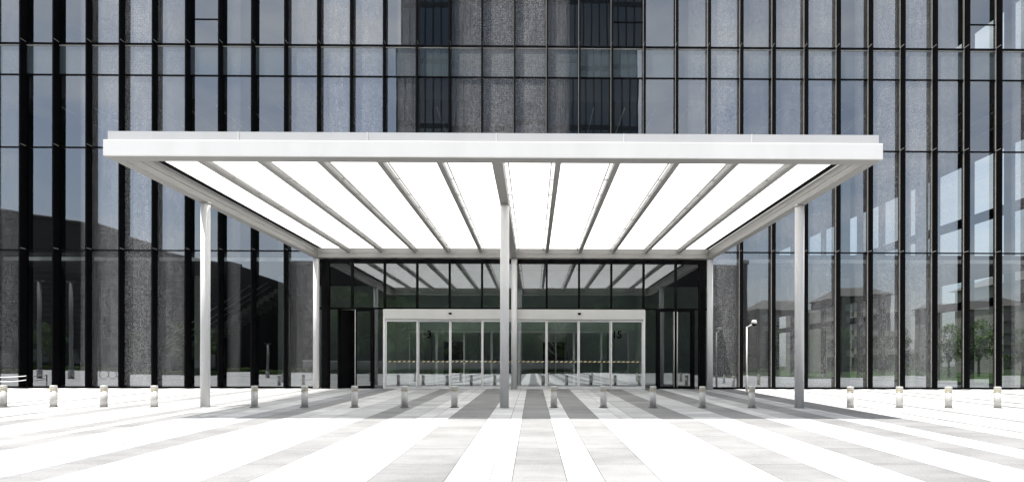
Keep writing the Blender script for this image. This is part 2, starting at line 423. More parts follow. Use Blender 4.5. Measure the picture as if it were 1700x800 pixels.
for z,h in ((Z1,.05),(Z2,.05),(Z3,.045),(Z4,.06),(Z5,.06)):
    if z == Z1:
        bx('transom',M['black'],B,XL,MX(9),YG-.05,YG+.06,z-h/2,z+h/2)
        bx('transom',M['black'],B,MX(21),XR,YG-.05,YG+.06,z-h/2,z+h/2)
        bx('transom',M['black'],B,MX(9)+.031,MX(21)-.031,YG-.05,YG+.06,z-h/2,z+h/2)
    else: bx('transom',M['black'],B,XL,XR,YG-.05,YG+.06,z-h/2,z+h/2)
for z in (Z4-.05,):   # bright sill strip just under the storey joint
    bx('sill_strip',M['gasket'],B,XL,XR,YG-.035,YG+.02,z-.055,z-.03)
bx('base_rail',M['black'],B,XL,MX(9)-.03,YG-.06,YG+.06,-.02,ZB)
bx('base_rail',M['black'],B,MX(21)+.03,XR,YG-.06,YG+.06,-.02,ZB)
for k in (5,18,29):   # opening lights
    bx('sash_rail',M['black'],B,MX(k)+.03,MX(k+1)-.03,YG-.03,YG+.03,17.0,17.05)
# interior
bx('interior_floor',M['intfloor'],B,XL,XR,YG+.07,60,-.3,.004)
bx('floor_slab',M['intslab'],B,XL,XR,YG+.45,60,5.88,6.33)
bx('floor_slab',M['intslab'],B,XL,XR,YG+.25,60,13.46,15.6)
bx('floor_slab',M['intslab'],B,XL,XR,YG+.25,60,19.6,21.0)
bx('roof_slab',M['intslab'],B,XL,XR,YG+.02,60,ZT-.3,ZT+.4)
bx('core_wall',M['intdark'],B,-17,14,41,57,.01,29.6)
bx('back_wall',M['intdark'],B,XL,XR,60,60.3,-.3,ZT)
for k in range(0,32,1):
    s=MB(); s.box(MX(k)+.72,MX(k)+.77,YG+.9,41-.1,13.40,13.455); s.build('ceiling_strip',M['intlight'],B)
for i,x in enumerate((-22.6,-18.1,-13.6,12.6,17.1,21.4)):
    s=MB(); s.box(x-.22,x+.22,32.2,32.64,.01,13.45); s.build('interior_column',M['intcol'],B)
for side,x in (('l',XL),('r',XR)):
    for (y0,y1) in ((YG+.12,38),(38,49),(49,60)):
        for (z0,z1) in ((0,5.85),(6.36,12.5),(15.7,29.5)):
            if side=='l': continue
            s=MB(); s.quad((x,y0,z0),(x,y1,z0),(x,y1,z1),(x,y0,z1)); s.build('end_wall_pane',M['glasse'],B)
    if side=='l':
        bx('end_wall',M['intdark'],B,x-.15,x,YG+.13,60,-.3,29.6); continue
    bx('end_wall_spandrel',M['darkgrey'],B,x-.08,x+.08,YG+.5,59.9,12.5,15.7)
    for y in (30.4,33.2,36,38.8,41.6,44.4,47.2,50,53,56,59.5):
        bx('end_wall_post',M['black'],B,x-.12,x+.12,y-.22,y+.22,0,29.6)
    bx('end_wall_beam',M['black'],B,x-.1,x+.1,YG+.5,59.9,9.0,9.5)
    bx('end_wall_beam',M['black'],B,x-.1,x+.1,YG+.5,59.9,4.3,4.75)
bx('lit_slab_edge',M['intlight'],B,XL+.1,MX(9),YG+.42,YG+.449,5.95,6.12)  # lit edge of the dark slab, its brightness painted as a white strip
bx('lit_slab_edge',M['intlight'],B,MX(21),XR-.2,YG+.42,YG+.449,5.95,6.12)
# staircase inside
st = MB(); nst=30
for i in range(nst):
    st.box(-23.5+i*.30,-23.2+i*.30+.02,34.6,36.4,max(.01,.19*i-.12),.19*(i+1))
stair = st.build('staircase',M['stair'],B)
for y in (34.55,36.45):
    for dz in (.55,1.0):
        s=MB(); s.tube([(-23.5,y,.2+dz),(-14.5,y,5.9+dz)],.03,8); s.build('handrail',M['intlight'],stair)

# entrance front ------------------------------------------------------------
EX0, EX1 = MX(9), MX(21)
bx('entrance_head',M['black'],B,EX0+.02,EX1-.02,YG-.10,YG+.06,ZH,Z1-.37)
DX0, DX1 = -6.80, 5.08
ZTR = 3.70
bx('entrance_transom',M['black'],B,EX0,EX1,YG-.08,YG+.06,ZTR-.03,ZTR+.05)
for k in ent:
    s=MB(); s.quad((MX(k)+.03,YG,ZTR+.05),(MX(k+1)-.03,YG,ZTR+.05),(MX(k+1)-.03,YG,ZH),(MX(k)+.03,YG,ZH)); s.build('transom_light',M['glasst'],B)
    if k > 9: bx('transom_mullion',M['black'],B,MX(k)-.045,MX(k)+.045,YG-.09,YG+.06,ZTR+.051,ZH-.001)
bx('corner_panel',M['black'],B,EX0+.12,EX0+.45,YG-.12,YG+.1,-.02,ZH-.002)
bx('corner_panel',M['black'],B,EX1-.42,EX1-.12,YG-.12,YG+.1,-.02,ZH-.002)
hd = bx('door_header',M['header'],B,DX0-.02,DX1+.02,YG-.28,YG-.085,3.20,3.665,bev=.012)
for px in (-3.80,2.13):
    s=MB()
    n0=12
    prof=[(.02,3.415),(.055,3.43),(.075,3.46),(.08,3.50)]
    s.lathe(px,YG-.30,prof,16); s.build('motion_sensor',M['black'],hd)
w = (DX1-DX0)/8
def text_mesh(body, size, loc, mat, parent):
    cu = bpy.data.curves.new('door_number','FONT'); cu.body=body; cu.size=size; cu.align_x='CENTER'; cu.align_y='CENTER'; cu.extrude=.002; cu.offset=.009
    to = bpy.data.objects.new('tmp_text',cu); COL.objects.link(to)
    dg = bpy.context.evaluated_depsgraph_get(); dg.update()
    mm = bpy.data.meshes.new_from_object(to.evaluated_get(dg))
    bpy.data.objects.remove(to); bpy.data.curves.remove(cu)
    mm.transform(Matrix.Rotation(R(90),4,'X')); mm.materials.clear(); mm.materials.append(mat)
    org=Vector((0,0,0)); p=parent
    while p is not None: org+=p.location; p=p.parent
    mm.transform(Matrix.Translation(Vector(loc)-org))
    o=bpy.data.objects.new('door_number',mm); COL.objects.link(o); o.parent=parent; return o
for i in range(8):
    a, b = DX0+i*w, DX0+(i+1)*w
    inner = i in (1,2,5,6)              # the sliding leaves run on the inner track
    y = YG-.06 if inner else YG-.14
    fw = .055
    f = MB()
    f.box(a+.004,a+fw,y-.03,y+.03,.012,3.195); f.box(b-fw,b-.004,y-.03,y+.03,.012,3.195)
    f.box(a+fw,b-fw,y-.03,y+.03,3.10,3.195); f.box(a+fw,b-fw,y-.03,y+.03,.012,.12)
    d = f.build('sliding_door',M['alu'],B)
    s=MB(); s.quad((a+fw,y,.12),(b-fw,y,.12),(b-fw,y,3.10),(a+fw,y,3.10)); s.build('door_glass',M['glassd'],d)
    s=MB(); s.box(a+fw+.01,b-fw-.01,y-.008,y-.004,1.235,1.295); s.build('warning_tape',M['hazard'],d)
    if i == 1: text_mesh('3',.47,(-4.80,y-.007,2.49),M['ink'],d)
    if i == 7: text_mesh('15',.47,(3.88,y-.007,2.50),M['ink'],d)
bx('threshold',M['steeldk'],B,DX0,DX1,YG-.30,YG+.07,-.02,.012)
bx('door_post',M['alu'],B,DX0-.10,DX0-.004,YG-.2,YG-.02,.0,3.66)
bx('door_post',M['alu'],B,DX1+.004,DX1+.10,YG-.2,YG-.02,.0,3.66)
# inner vestibule doors
for i in range(8):
    a, b = DX0+.62+i*1.37, DX0+.62+(i+1)*1.37
    f = MB()
    f.box(a+.004,a+.05,29.57,29.63,.01,2.8); f.box(b-.05,b-.004,29.57,29.63,.01,2.8); f.box(a+.05,b-.05,29.57,29.63,2.72,2.8); f.box(a+.05,b-.05,29.57,29.63,.01,.1)
    d=f.build('inner_door',M['alu'],B)
    s=MB(); s.quad((a+.05,29.6,.1),(b-.05,29.6,.1),(b-.05,29.6,2.72),(a+.05,29.6,2.72)); s.build('door_glass',M['glasse'],d)
bx('vestibule_bulkhead',M['corewall'],B,DX0-.1,DX1+.1,29.5,29.7,2.82,5.8)
for x in (DX0-.06,DX1+.06):
    bx('vestibule_wall',M['corewall'],B,x-.04,x+.04,YG+.08,29.49,.01,5.8)
bx('lobby_wall',M['lobby'],B,-13,11,36.0,36.25,.01,5.87)
bx('lobby_doorway',M['black'],B,.6,1.9,35.93,35.99,.01,2.5)
bx('lobby_doorway',M['black'],B,-5.4,-4.1,35.93,35.99,.01,2.5)
for x in (-5.9,-2.9,2.1,4.4):
    bx('lobby_column',M['intcol'],B,x-.2,x+.2,33.2,33.6,.01,5.87)
bx('reception_desk',M['intlight'],B,-2.2,-.2,34.2,35.0,.01,1.1)
# right hand swing doors
RX0,RX1 = DX1+.10, EX1-.42
for (a,b) in ((5.20,5.72),):
    s=MB(); s.quad((a,YG,.05),(b,YG,.05),(b,YG,ZTR-.03),(a,YG,ZTR-.03)); s.build('fixed_light',M['glasst'],B)
s=MB(); s.quad((7.50,YG,.05),(RX1,YG,.05),(RX1,YG,ZTR-.03),(7.50,YG,ZTR-.03)); s.build('fixed_light',M['glasst'],B)
bx('door_jamb',M['black'],B,5.72,5.84,YG-.1,YG+.06,0,ZTR-.031); bx('door_jamb',M['black'],B,7.36,7.50,YG-.1,YG+.06,0,ZTR-.031)
def swing_leaf(a, b, hx):
    f=MB(); fw=.05; y=YG-.04
    f.box(a,a+fw,y-.025,y+.025,.02,ZTR-.04); f.box(b-fw,b,y-.025,y+.025,.02,ZTR-.04); f.box(a+fw,b-fw,y-.025,y+.025,ZTR-.12,ZTR-.04); f.box(a+fw,b-fw,y-.025,y+.025,.02,.14)
    d=f.build('swing_door',M['black'],B)
    s=MB(); s.quad((a+fw,y,.14),(b-fw,y,.14),(b-fw,y,ZTR-.12),(a+fw,y,ZTR-.12)); s.build('door_glass',M['glasst'],d)
    if hx is not None:
        s=MB(); s.tube([(hx,y-.10,.10),(hx,y-.10,ZTR-.12)],.022,12)
        for z in (.25,1.9,3.4): s.tube([(hx,y-.10,z),(hx,y-.02,z)],.014,8)
        s.build('handle',M['steel'],d)
    return d
swing_leaf(5.85,6.595,6.53); swing_leaf(6.605,7.35,6.68)
# left hand swing doors: one leaf closed, one standing open inward
bx('door_jamb',M['black'],B,-9.02,-8.94,YG-.1,YG+.06,0,ZTR-.031); bx('door_jamb',M['black'],B,-7.46,-7.36,YG-.1,YG+.06,0,ZTR-.031)
s=MB(); s.quad((EX0+.45,YG,.05),(-9.02,YG,.05),(-9.02,YG,ZTR-.03),(EX0+.45,YG,ZTR-.03)); s.build('fixed_light',M['glasst'],B)
s=MB(); s.quad((-7.36,YG,.05),(DX0-.10,YG,.05),(DX0-.10,YG,ZTR-.03),(-7.36,YG,ZTR-.03)); s.build('fixed_light',M['glasst'],B)
swing_leaf(-8.20,-7.47,None)
bx('door_edge_strip',M['steel'],B,-8.235,-8.203,YG-.07,YG-.02,.02,ZTR-.04)
od=MB(); od.box(0,.05,-.025,.025,.02,ZTR-.04); od.box(.69,.74,-.025,.025,.02,ZTR-.04); od.box(.05,.69,-.025,.025,ZTR-.12,ZTR-.04); od.box(.05,.69,-.025,.025,.02,.14); od.box(.05,.69,-.004,.004,.14,ZTR-.12)
cz,sz=math.cos(R(38)),math.sin(R(38))
od.v=[(-8.93+x*cz-y*sz, YG+.02+x*sz+y*cz, z) for (x,y,z) in od.v]
od.build('open_door',M['black'],B)

# ------------------------------------------------------------------ canopy
CZ = 1.126
CX0, CX1, CYF, CYB = -9.97, 8.20, 13.80, 27.08
zb, zt, zu = 4.82+CZ, 5.19+CZ, 5.41+CZ
cl, cr = -9.72, 7.95
C = thing('entrance_canopy','wide white entrance canopy with glowing ceiling on six slim round columns','canopy',(XC,20.5,0))
bx('front_fascia',M['white'],C,CX0,CX1,CYF,CYF+.05,zb,zt,bev=.012)
bx('shade_toned_soffit',M['cream'],C,CX0,CX1,CYF+.052,CYF+.40,zb+.004,zt-.02)  # same paint as the fascia, darkened here to paint in the underside's shade
for i,(a,b) in enumerate(((CX0+.06,-6.88),(-6.88,-3.88),(-3.88,-.87),(-.87,2.12),(2.12,5.13),(5.13,CX1-.06))):
    bx('upper_fascia_panel',M['white2'],C,a+.006,b-.006,CYF+.07,CYF+.16,zt-.01,zu)
for a in (-6.88,-3.88,-.87,2.12,5.13):
    bx('fascia_joint_strip',M['white'],C,a-.012,a+.012,CYF+.055,CYF+.10,zt+.001,zu-.001)
for x0,x1,cc in ((CX0,cl,1),(cr,CX1,-1)):
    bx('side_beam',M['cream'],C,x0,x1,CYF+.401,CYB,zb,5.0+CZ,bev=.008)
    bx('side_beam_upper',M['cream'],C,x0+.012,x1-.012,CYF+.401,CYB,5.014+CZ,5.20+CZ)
    bx('side_fascia',M['white'],C,x0+.06 if cc>0 else x1-.15,x0+.15 if cc>0 else x1-.06,CYF+.16,CYB,5.20+CZ,zu)
    g0,g1=(cl+.001,cl+.15) if cc>0 else (cr-.15,cr-.001)
    bx('shadow_gap_plate',M['black'],C,g0,g1,CYF+.475,CYB-.3,5.236+CZ,5.36+CZ)  # solid black plate painting the shade between side beam and ceiling panels
bx('back_beam',M['cream'],C,cl+.001,cr-.001,26.80,CYB,zb,5.0+CZ,bev=.006)
bx('back_beam_upper',M['cream'],C,cl+.001,cr-.001,26.82,CYB,5.012+CZ,5.24+CZ)
bx('centre_beam',M['cream'],C,XC-.13,XC+.13,CYF+.401,26.80,zb,5.22+CZ,bev=.008)
bx('front_gutter',M['cream'],C,cl+.001,cr-.001,CYF+.401,CYF+.47,zb+.15,zu-.05)
def rail(x):
    s=MB(); s.box(x-.016,x+.016,CYF+.48,26.7,5.13+CZ,5.17+CZ)
    return s
for j in range(-5,6):
    x = XC+1.5*j
    if j != 0:
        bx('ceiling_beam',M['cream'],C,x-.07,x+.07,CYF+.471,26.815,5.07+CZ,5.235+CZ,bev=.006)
    off = (.07 if j else .13)+.10
    sgn = 1 if j <= 0 else -1
    s = rail(x+sgn*off)
    yy = CYF+1.2
    while yy < 26.6:
        xa,xb = sorted((x+sgn*(off-.015), x+sgn*(.068 if j else .128)))
        s.box(xa,xb,yy-.02,yy+.02,5.14+CZ,5.16+CZ); yy += 1.5
    s.build('light_rail',M['steeldk'],C)
for j in range(-6,6):
    a, b = XC+1.5*j, XC+1.5*(j+1)
    if j == -6: a = cl+.152
    if j == 5: b = cr-.152
    bx('ceiling_panel',M['membrane'],C,a+.004,b-.004,CYF+.475,26.84,5.25+CZ,5.27+CZ)
for y in (17.85,26.93):
    for x in (-9.83,XC+.01,8.06):
        s=MB(); z0=gz(y); s.lathe(x,y,[(.134,z0-.02),(.134,zb+.02)],32)
        c=s.build('column',M['colpaint'],C)
        s=MB(); s.lathe(x,y,[(.15,z0-.01),(.15,z0+.012),(.136,z0+.014)],32,cap1=False); s.build('base_ring',M['steeldk'],c)
        s=MB(); s.lathe(x,y,[(.142,zb-.05),(.142,zb-.004)],32,cap0=True); s.build('collar',M['cream'],c)

# ------------------------------------------------------------------ bollards
def make_bollard():
    b = thing('bollard','','bollard',(0,0,0),'stainless steel bollards in a row across the plaza')
    r=.097
    s=MB(); s.lathe(0,0,[(r,0),(r,.50)],28); s.build('post',M['steel'],b)
    s=MB(); s.lathe(0,0,[(r*.97,.50),(r*.97,.56)],28); s.build('neck',M['steeldk'],b)
    for z in (.485,.540):
        s=MB(); s.lathe(0,0,[(r+.001,z),(r+.005,z+.004),(r+.005,z+.02),(r+.001,z+.024)],28); s.build('reflective_band',M['band'],b)
    s=MB(); s.lathe(0,0,[(r,.56),(r,.635),(r-.012,.65)],28); s.build('cap',M['steel'],b)
    s=MB(); s.lathe(0,0,[(.142,-.015),(.142,.014),(.104,.02)],28); s.build('base_flange',M['flange'],b)
    return b
B0 = make_bollard()
names = {-10:'bollard at the far end of the row, beside the white rope',-9:'second bollard from the rope end, standing in full sun',
 -8:'third bollard from the rope end, standing in full sun',-7:'sunlit bollard next to the front column at the rope side',
 -5:'bollard touching the edge of the canopy shadow, beside the rope side front column',-4:'shaded bollard in front of the rope side back column',
 -3:'shaded bollard before the dark swing doors with one leaf open',-2:'shaded bollard before the door leaf numbered 3',
 -1:'shaded bollard beside the middle front column, on the door 3 side',1:'shaded bollard beside the middle front column, on the door 15 side',
 2:'shaded bollard before the third seam of the sliding doors',3:'shaded bollard just past the door leaf numbered 15',
 4:'shaded bollard before the black swing doors with long steel handles',5:'bollard directly in front of the white camera pole',
 7:'bollard just past the front column near the camera pole, at the shadow tip',8:'second sunlit bollard past the column near the camera pole',
 9:'third sunlit bollard past the column near the camera pole',10:'last sunlit bollard of the row on the camera pole side'}
first=True
for j in range(-10,11):
    if j in (-6,0,6): continue
    o = B0 if first else copy_tree(B0); first=False
    o.location=(XC+1.5*j, 17.88, gz(17.88)); o['label']='steel '+names[j]
    o.rotation_euler=(0,0,random.uniform(0,6.28))
# further row behind the photographer, seen mirrored in the glass
ord_=('first','second','third','fourth','fifth','sixth','seventh','eighth','ninth','tenth','eleventh','twelfth')
for i in range(12):
    o=copy_tree(B0); o.location=(-26+4.6*i,-6.5,gz(-6.5)); o['label']='%s steel bollard along the hedge, mirrored in the glass'%ord_[i]
    o['group']='steel bollards mirrored in the glass'; o.scale=(1.1,1.1,1.35)

# ------------------------------------------------------------------ camera pole
px,py=9.20,25.4; z0=gz(py)
P=thing('security_camera_pole','slim white pole with dome camera standing before the dotted glass','camera pole',(px,py,z0))
s=MB(); s.lathe(px,py,[(.031,z0),(.031,z0+2.80)],18); s.build('pole',M['cam'],P)
s=MB(); s.lathe(px,py,[(.052,z0),(.052,z0+.70),(.04,z0+.72)],18); s.build('base_sleeve',M['cam'],P)
s=MB(); s.lathe(px,py,[(.1,z0-.01),(.1,z0+.02)],18); s.build('base_plate',M['cam'],P)
s=MB(); s.tube([(px,py,z0+2.78),(px+.10,py-.10,z0+2.84),(px+.18,py-.16,z0+2.90)],.028,10); s.build('arm',M['cam'],P)
cx_,cy_,cz_=px+.24,py-.2,z0+2.95
s=MB(); s.lathe(cx_,cy_,[(.03,cz_+.13),(.09,cz_+.11),(.115,cz_+.05),(.115,cz_-.03)],20,cap0=True); s.v=[v for v in s.v]; hs=s.build('camera_housing',M['cam'],P)
s=MB(); s.lathe(cx_,cy_,[(.02,cz_-.12),(.06,cz_-.105),(.085,cz_-.07),(.095,cz_-.03)],20); s.build('lens_dome',M['ink'],P)

# ------------------------------------------------------------------ rope barrier
rb=thing('rope_barrier','two white ropes slung to a thin black stanchion before the end bay','rope barrier',(-22.86,26.95,0))
s=MB(); s.tube([(-22.86,26.95,.0),(-22.86,26.95,.62)],.02,10); s.build('stanchion',M['black'],rb)
s=MB(); s.tube([(-25.3,26.95,.0),(-25.3,26.95,.62)],.02,10); s.build('stanchion',M['black'],rb)
for (za,zc,sag) in ((.55,.58,.05),(.50,.40,.13)):
    pts=[]
    for i in range(15):
        t=i/14; pts.append((-25.3+2.44*t,26.95,za+(zc-za)*t-sag*4*t*(1-t)))
    s=MB(); s.tube(pts,.018,8); s.build('rope',M['rope'],rb)

# ------------------------------------------------------------------ trees, hedges and buildings mirrored in / seen through the glass
def crown_mesh(h, rad, seed, leaf, n=2600):
    rnd=random.Random(seed); s=MB()
    clumps=[]
    for i in range(26):
        a=rnd.uniform(0,6.28); t=rnd.random(); rr=rad*math.sqrt(rnd.random())*(1-.55*abs(t-.4))
        clumps.append((rr*math.cos(a),rr*math.sin(a),h*.32+t*h*.62,rad*rnd.uniform(.22,.42)))
    for i in range(n):
        c=rnd.choice(clumps)
        d=Vector((rnd.gauss(0,1),rnd.gauss(0,1),rnd.gauss(0,.8))); d.normalize(); d*=c[3]*rnd.uniform(.5,1.08)
        p=Vector(c[:3])+d
        u=Vector((rnd.uniform(-1,1),rnd.uniform(-1,1),rnd.uniform(-.6,.6))).normalized(); v=u.cross(Vector((rnd.uniform(-1,1),rnd.uniform(-1,1),rnd.uniform(-1,1)))).normalized()
        q=leaf*rnd.uniform(.6,1.3)
        s.quad(tuple(p-u*q),tuple(p+v*q*.6),tuple(p+u*q),tuple(p-v*q*.6))
    return s, clumps
def tree(kind, label, loc, h, rad, seed, mat, leaf=.26, group='trees mirrored in the glass'):
    t=thing(kind,label,'tree',(0,0,0),group)
    s,cl=crown_mesh(h,rad,seed,leaf); s.build('crown',mat,t)
    tr=MB(); tr.tube([(0,0,-.2),(.05,.02,h*.25),(0,.06,h*.5),(.06,0,h*.78)],.05*h**.6*1.4,10,r1=.03)
    for c in cl[::3]:
        tr.tube([(0,.02,h*.28),(c[0]*.5,c[1]*.5,(h*.3+c[2])/2),(c[0],c[1],c[2])],.035*h**.5,6,r1=.012)
    tr.build('trunk',M['bark'],t); t.location=loc; return t
protos=[tree('broadleaf_tree','dense broadleaf tree beyond the hedge, mirrored over the sliding doors',(-15,-66,-.65),13.5,5.0,1,M['leaf']),
        tree('broadleaf_tree','lighter green broadleaf tree mirrored beside the middle column',(3,-67,-.65),13,4.6,2,M['leaf2']),
        tree('broadleaf_tree','tall narrow broadleaf tree mirrored over door 15',(15,-68,-.65),15,4.4,3,M['leaf'])]
spots=[(-38,-68,1.3,'mirrored in the bays near the open swing door'),(-27,-66,1.2,'mirrored beside the back column on the rope side'),(-6,-69,1.1,'mirrored behind door 3'),
       (26,-68,1.15,'mirrored in the black swing doors'),(37,-69,1.1,'mirrored behind the camera pole'),(49,-66,.6,'mirrored past the camera pole'),(60,-64.5,.72,'mirrored by the lawn on the houses side'),
       (73,-64,.66,'mirrored before the brown house'),(87,-64.5,.74,'mirrored before the cream house')]
for i,(x,y,sc_,wh) in enumerate(spots):
    o=copy_tree(protos[i%3]); o.location=(x,y,-.65); o.scale=(sc_,sc_,sc_); o.rotation_euler=(0,0,i*1.3); o['label']='broadleaf tree '+wh
for i,(x,y,sc_) in enumerate(((47,62,.46),(55,66,.42),(62,70,.5),(41,58,.4),(69,74,.55))):
    o=copy_tree(protos[1]); o.location=(x,y,-.05); o.scale=(sc_,)*3; o.rotation_euler=(0,0,i*2.1+1)
    o['label']=('small tree beyond the glass end wall, closest to the building','small tree beyond the glass end wall, between two others','small tree beyond the glass end wall, before the pale house','smallest tree beyond the glass end wall, nearest the lobby side','tallest tree beyond the glass end wall')[i]
    o['group']='trees seen through the end wall'
def hedge(name,label,x0,x1,y,h,seed,z0=-.6,mat=None):
    rnd=random.Random(seed); s=MB()
    for i in range(int((x1-x0)*110)):
        p=Vector((rnd.uniform(x0,x1),y+rnd.uniform(-.6,.6),z0+h*(1-rnd.random()**2)+rnd.uniform(-.1,.12)))
        u=Vector((rnd.uniform(-1,1),rnd.uniform(-1,1),rnd.uniform(-1,1))).normalized(); v=u.cross(Vector((rnd.uniform(-1,1),rnd.uniform(-1,1),rnd.uniform(-1,1)))).normalized(); q=.16
        s.quad(tuple(p-u*q),tuple(p+v*q*.6),tuple(p+u*q),tuple(p-v*q*.6))
    tag(s.build(name,mat or M['leaf2']),label,'hedge')
hedge('hedge','low clipped hedge mirrored along the back of the plaza behind the sliding doors',-40,30,-62.7,.75,5)
hedge('hedge','low clipped hedge mirrored before the sloping dark hall',-110,-44,-62.7,.75,6)
hedge('hedge','tall dark hedge mirrored behind the lawn on the apartment side',36,135,-63.4,3.2,8,mat=M['leaf'])

sw=thing('stone_wall','low grey stone wall with coping painted pale like sunlight mirrored behind the hedge at the doors','wall',(-18,-63.6,-.6))
bx('wall_face',M['stone'],sw,-46,8,-64.0,-63.3,-.7,1.75); bx('coping',M['intlight'],sw,-46.1,8.1,-64.1,-63.2,1.75,1.9)  # sunlit wall top is painted in with the white colour
for i,(x,y,h_,wh) in enumerate(((-52.3,-8,9.6,'outermost, mirrored beside the white rope'),(-49.0,-8.2,9.6,'mirrored in the second clear bay from the rope end'),(-38,-30,4.2,'shorter one, mirrored near the open swing door'))):
    l=thing('light_mast','pale grey light mast '+wh,'light mast',(x,y,-.6),'light masts mirrored in the glass')
    s=MB(); s.lathe(x,y,[(.2,-.6),(.17,h_)],16); s.build('pole',M['mast'],l)
    s=MB(); s.lathe(x,y,[(.26,-.6),(.26,.35)],16); s.build('base_sleeve',M['steeldk'],l)
    bx('lamp_head',M['darkgrey'],l,x-.5,x+.5,y-.16,y+.16,h_,h_+.15)
for i,(x,y,sc_,wh) in enumerate(((-66,-61,.8,'mirrored before the low end of the sloping hall'),(-80,-63.8,.62,'mirrored before the middle of the sloping hall'),(-97,-64,.7,'mirrored before the high end of the sloping hall'))):
    o=copy_tree(protos[(i+1)%3]); o.location=(x,y,-.65); o.scale=(sc_,sc_,sc_); o.rotation_euler=(0,0,i*2+.4); o['label']='broadleaf tree '+wh
bt=thing('bare_tree','leafless pale branched tree mirrored over the door header','tree',(4.5,-61,-.6))
rt=random.Random(9); tm=MB(); tm.tube([(4.5,-61,-.8),(4.6,-61,3),(4.4,-60.9,7)],.16,8,r1=.07)
def branch(p,d,ln,r,k):
    e=p+d*ln; tm.tube([tuple(p),tuple(p+d*ln*.5+Vector((0,0,.05))),tuple(e)],r,5,r1=r*.5)
    if k==0: return
    for _ in range(4):
        dd=(d+Vector((rt.uniform(-.8,.8),rt.uniform(-.8,.8),rt.uniform(-.1,.7)))).normalized(); branch(p+d*ln*rt.uniform(.5,1),dd,ln*.68,r*.55,k-1)
for z in (3,4,5,6,7):
    a_=rt.uniform(0,6.28); branch(Vector((4.5,-61,z)),Vector((math.cos(a_),math.sin(a_),.9)).normalized(),2.6,.06,3)
tm.build('branches',M['palebark'],bt)
D=thing('dark_tower','tall dark glass tower mirrored in the upper panes over the canopy','building',(-3,-88,-.65))
bx('tower_body',M['towerglass'],D,-30.5,24.3,-118,-80,-.6,140)
bx('added_podium',M['brickdk'],D,-56,48,-112,-79.4,-.6,23.5)  # added dark block, keeps bright sky out of the entrance side-bay reflections
bx('added_podium_edge',M['darkgrey'],D,-56.3,48.3,-112.3,-79.1,23.5,24.4)
for i in range(8):
    z=27+i*14; bx('floor_band',M['towerband'],D,-30.6,24.4,-79.99,-79.9,z,z+1.1)
for i in range(31):
    x=-30.4+i*1.82; bx('tower_mullion',M['towerband'],D,x-.1,x+.1,-79.69,-79.5,24.5,139)
W=thing('sloping_hall','long dark clad hall with a falling roofline mirrored low at the rope end','building',(-90,-85,-.65))
prof=[(-150,35),(-112.5,32.9),(-94.7,30.8),(-83.5,27.2),(-76.4,24.9),(-61.7,21.5)]
h=MB(); nn=len(prof)
for (px_,pz) in prof: h.v += [(px_,-70,-.6),(px_,-70,pz),(px_,-105,-.6),(px_,-105,pz)]
for i in range(nn-1):
    o=4*i
    h.f += [(o,o+4,o+5,o+1),(o+2,o+3,o+7,o+6),(o+1,o+5,o+7,o+3)]
h.f += [(0,1,3,2),(4*(nn-1),4*(nn-1)+2,4*(nn-1)+3,4*(nn-1)+1)]
h.m=[0]*len(h.f); h.smooth=[False]*len(h.f)
h.build('wall',M['brickdk'],W)
e=MB(); e.tube([(x,-69.9,z+.1) for x,z in prof],.35,6); e.build('roof_edge',M['darkgrey'],W)
for i in range(14):
    bx('cladding_rib',M['darkgrey'],W,-149,-62.5,-69.99,-69.75,5+i*1.15,5.25+i*1.15)
for i in range(9):
    x=-140+i*8.6; w_=bx('window',M['darkgrey'],W,x,x+5,-69.98,-69.7,.6,3.8); bx('pane',M['pane'],w_,x+.2,x+4.8,-69.69,-69.66,.8,3.6)
def house(name,label,x,y,wd,dp,h,wallm,seed,z0=-.6,face=1):
    rnd=random.Random(seed); H_=thing(name,label,'building',(x,y,z0),'apartment houses by the lawn')
    bx('wall',wallm,H_,x-wd/2,x+wd/2,y-dp/2,y+dp/2,z0,z0+h)
    rf=MB(); e=.8; zz=z0+h
    a=(x-wd/2-e,y-dp/2-e,zz);b=(x+wd/2+e,y-dp/2-e,zz);c=(x+wd/2+e,y+dp/2+e,zz);d=(x-wd/2-e,y+dp/2+e,zz)
    r0=(x-wd*.28,y,zz+3.2);r1=(x+wd*.28,y,zz+3.2)
    n=len(rf.v); rf.v=[a,b,c,d,r0,r1]; rf.f=[(0,1,5,4),(2,3,4,5),(1,2,5),(3,0,4),(0,3,2,1)]; rf.m=[0]*5; rf.smooth=[False]*5
    rf.build('roof',M['houseroof'],H_)
    ny=int(h//3.2); nx=int(wd//4)
    yf=y+face*dp/2
    for i in range(nx):
        for j in range(ny):
            wx=x-wd/2+(i+.5)*wd/nx; wz=z0+1+j*3.2
            y0,y1=sorted((yf,yf+face*.12)); p0,p1=sorted((yf+face*.121,yf+face*.14))
            f_=bx('window',M['housewall'],H_,wx-.95,wx+.95,y0,y1,wz-.1,wz+1.7); bx('pane',M['pane'],f_,wx-.85,wx+.85,p0,p1,wz,wz+1.6)
    for j in range(1,ny):
        y0,y1=sorted((yf+face*.001,yf+face*1.0)); bx('balcony',M['housewall'],H_,x-wd*.22,x+wd*.22,y0,y1,z0+j*3.2-.1,z0+j*3.2+.95)
house('apartment_house','brown apartment house mirrored tallest beside the camera pole',72,-120,18,14,17,M['housewall2'],1)
house('apartment_house','brown apartment house with stepped neighbour mirrored two columns past the camera pole',94,-118,16,14,21,M['housewall2'],2)
house('apartment_house','cream apartment house mirrored at the end of the lawn',124,-112,24,14,17,M['housewall'],3)
house('apartment_house','second pale apartment house seen through the glass end wall, farther off',62,112,22,14,16,M['housewall'],7,z0=-.05,face=-1)
house('apartment_house','pale apartment house seen through the glass end wall',84,92,26,14,13.5,M['housewall'],4,z0=-.05,face=-1)
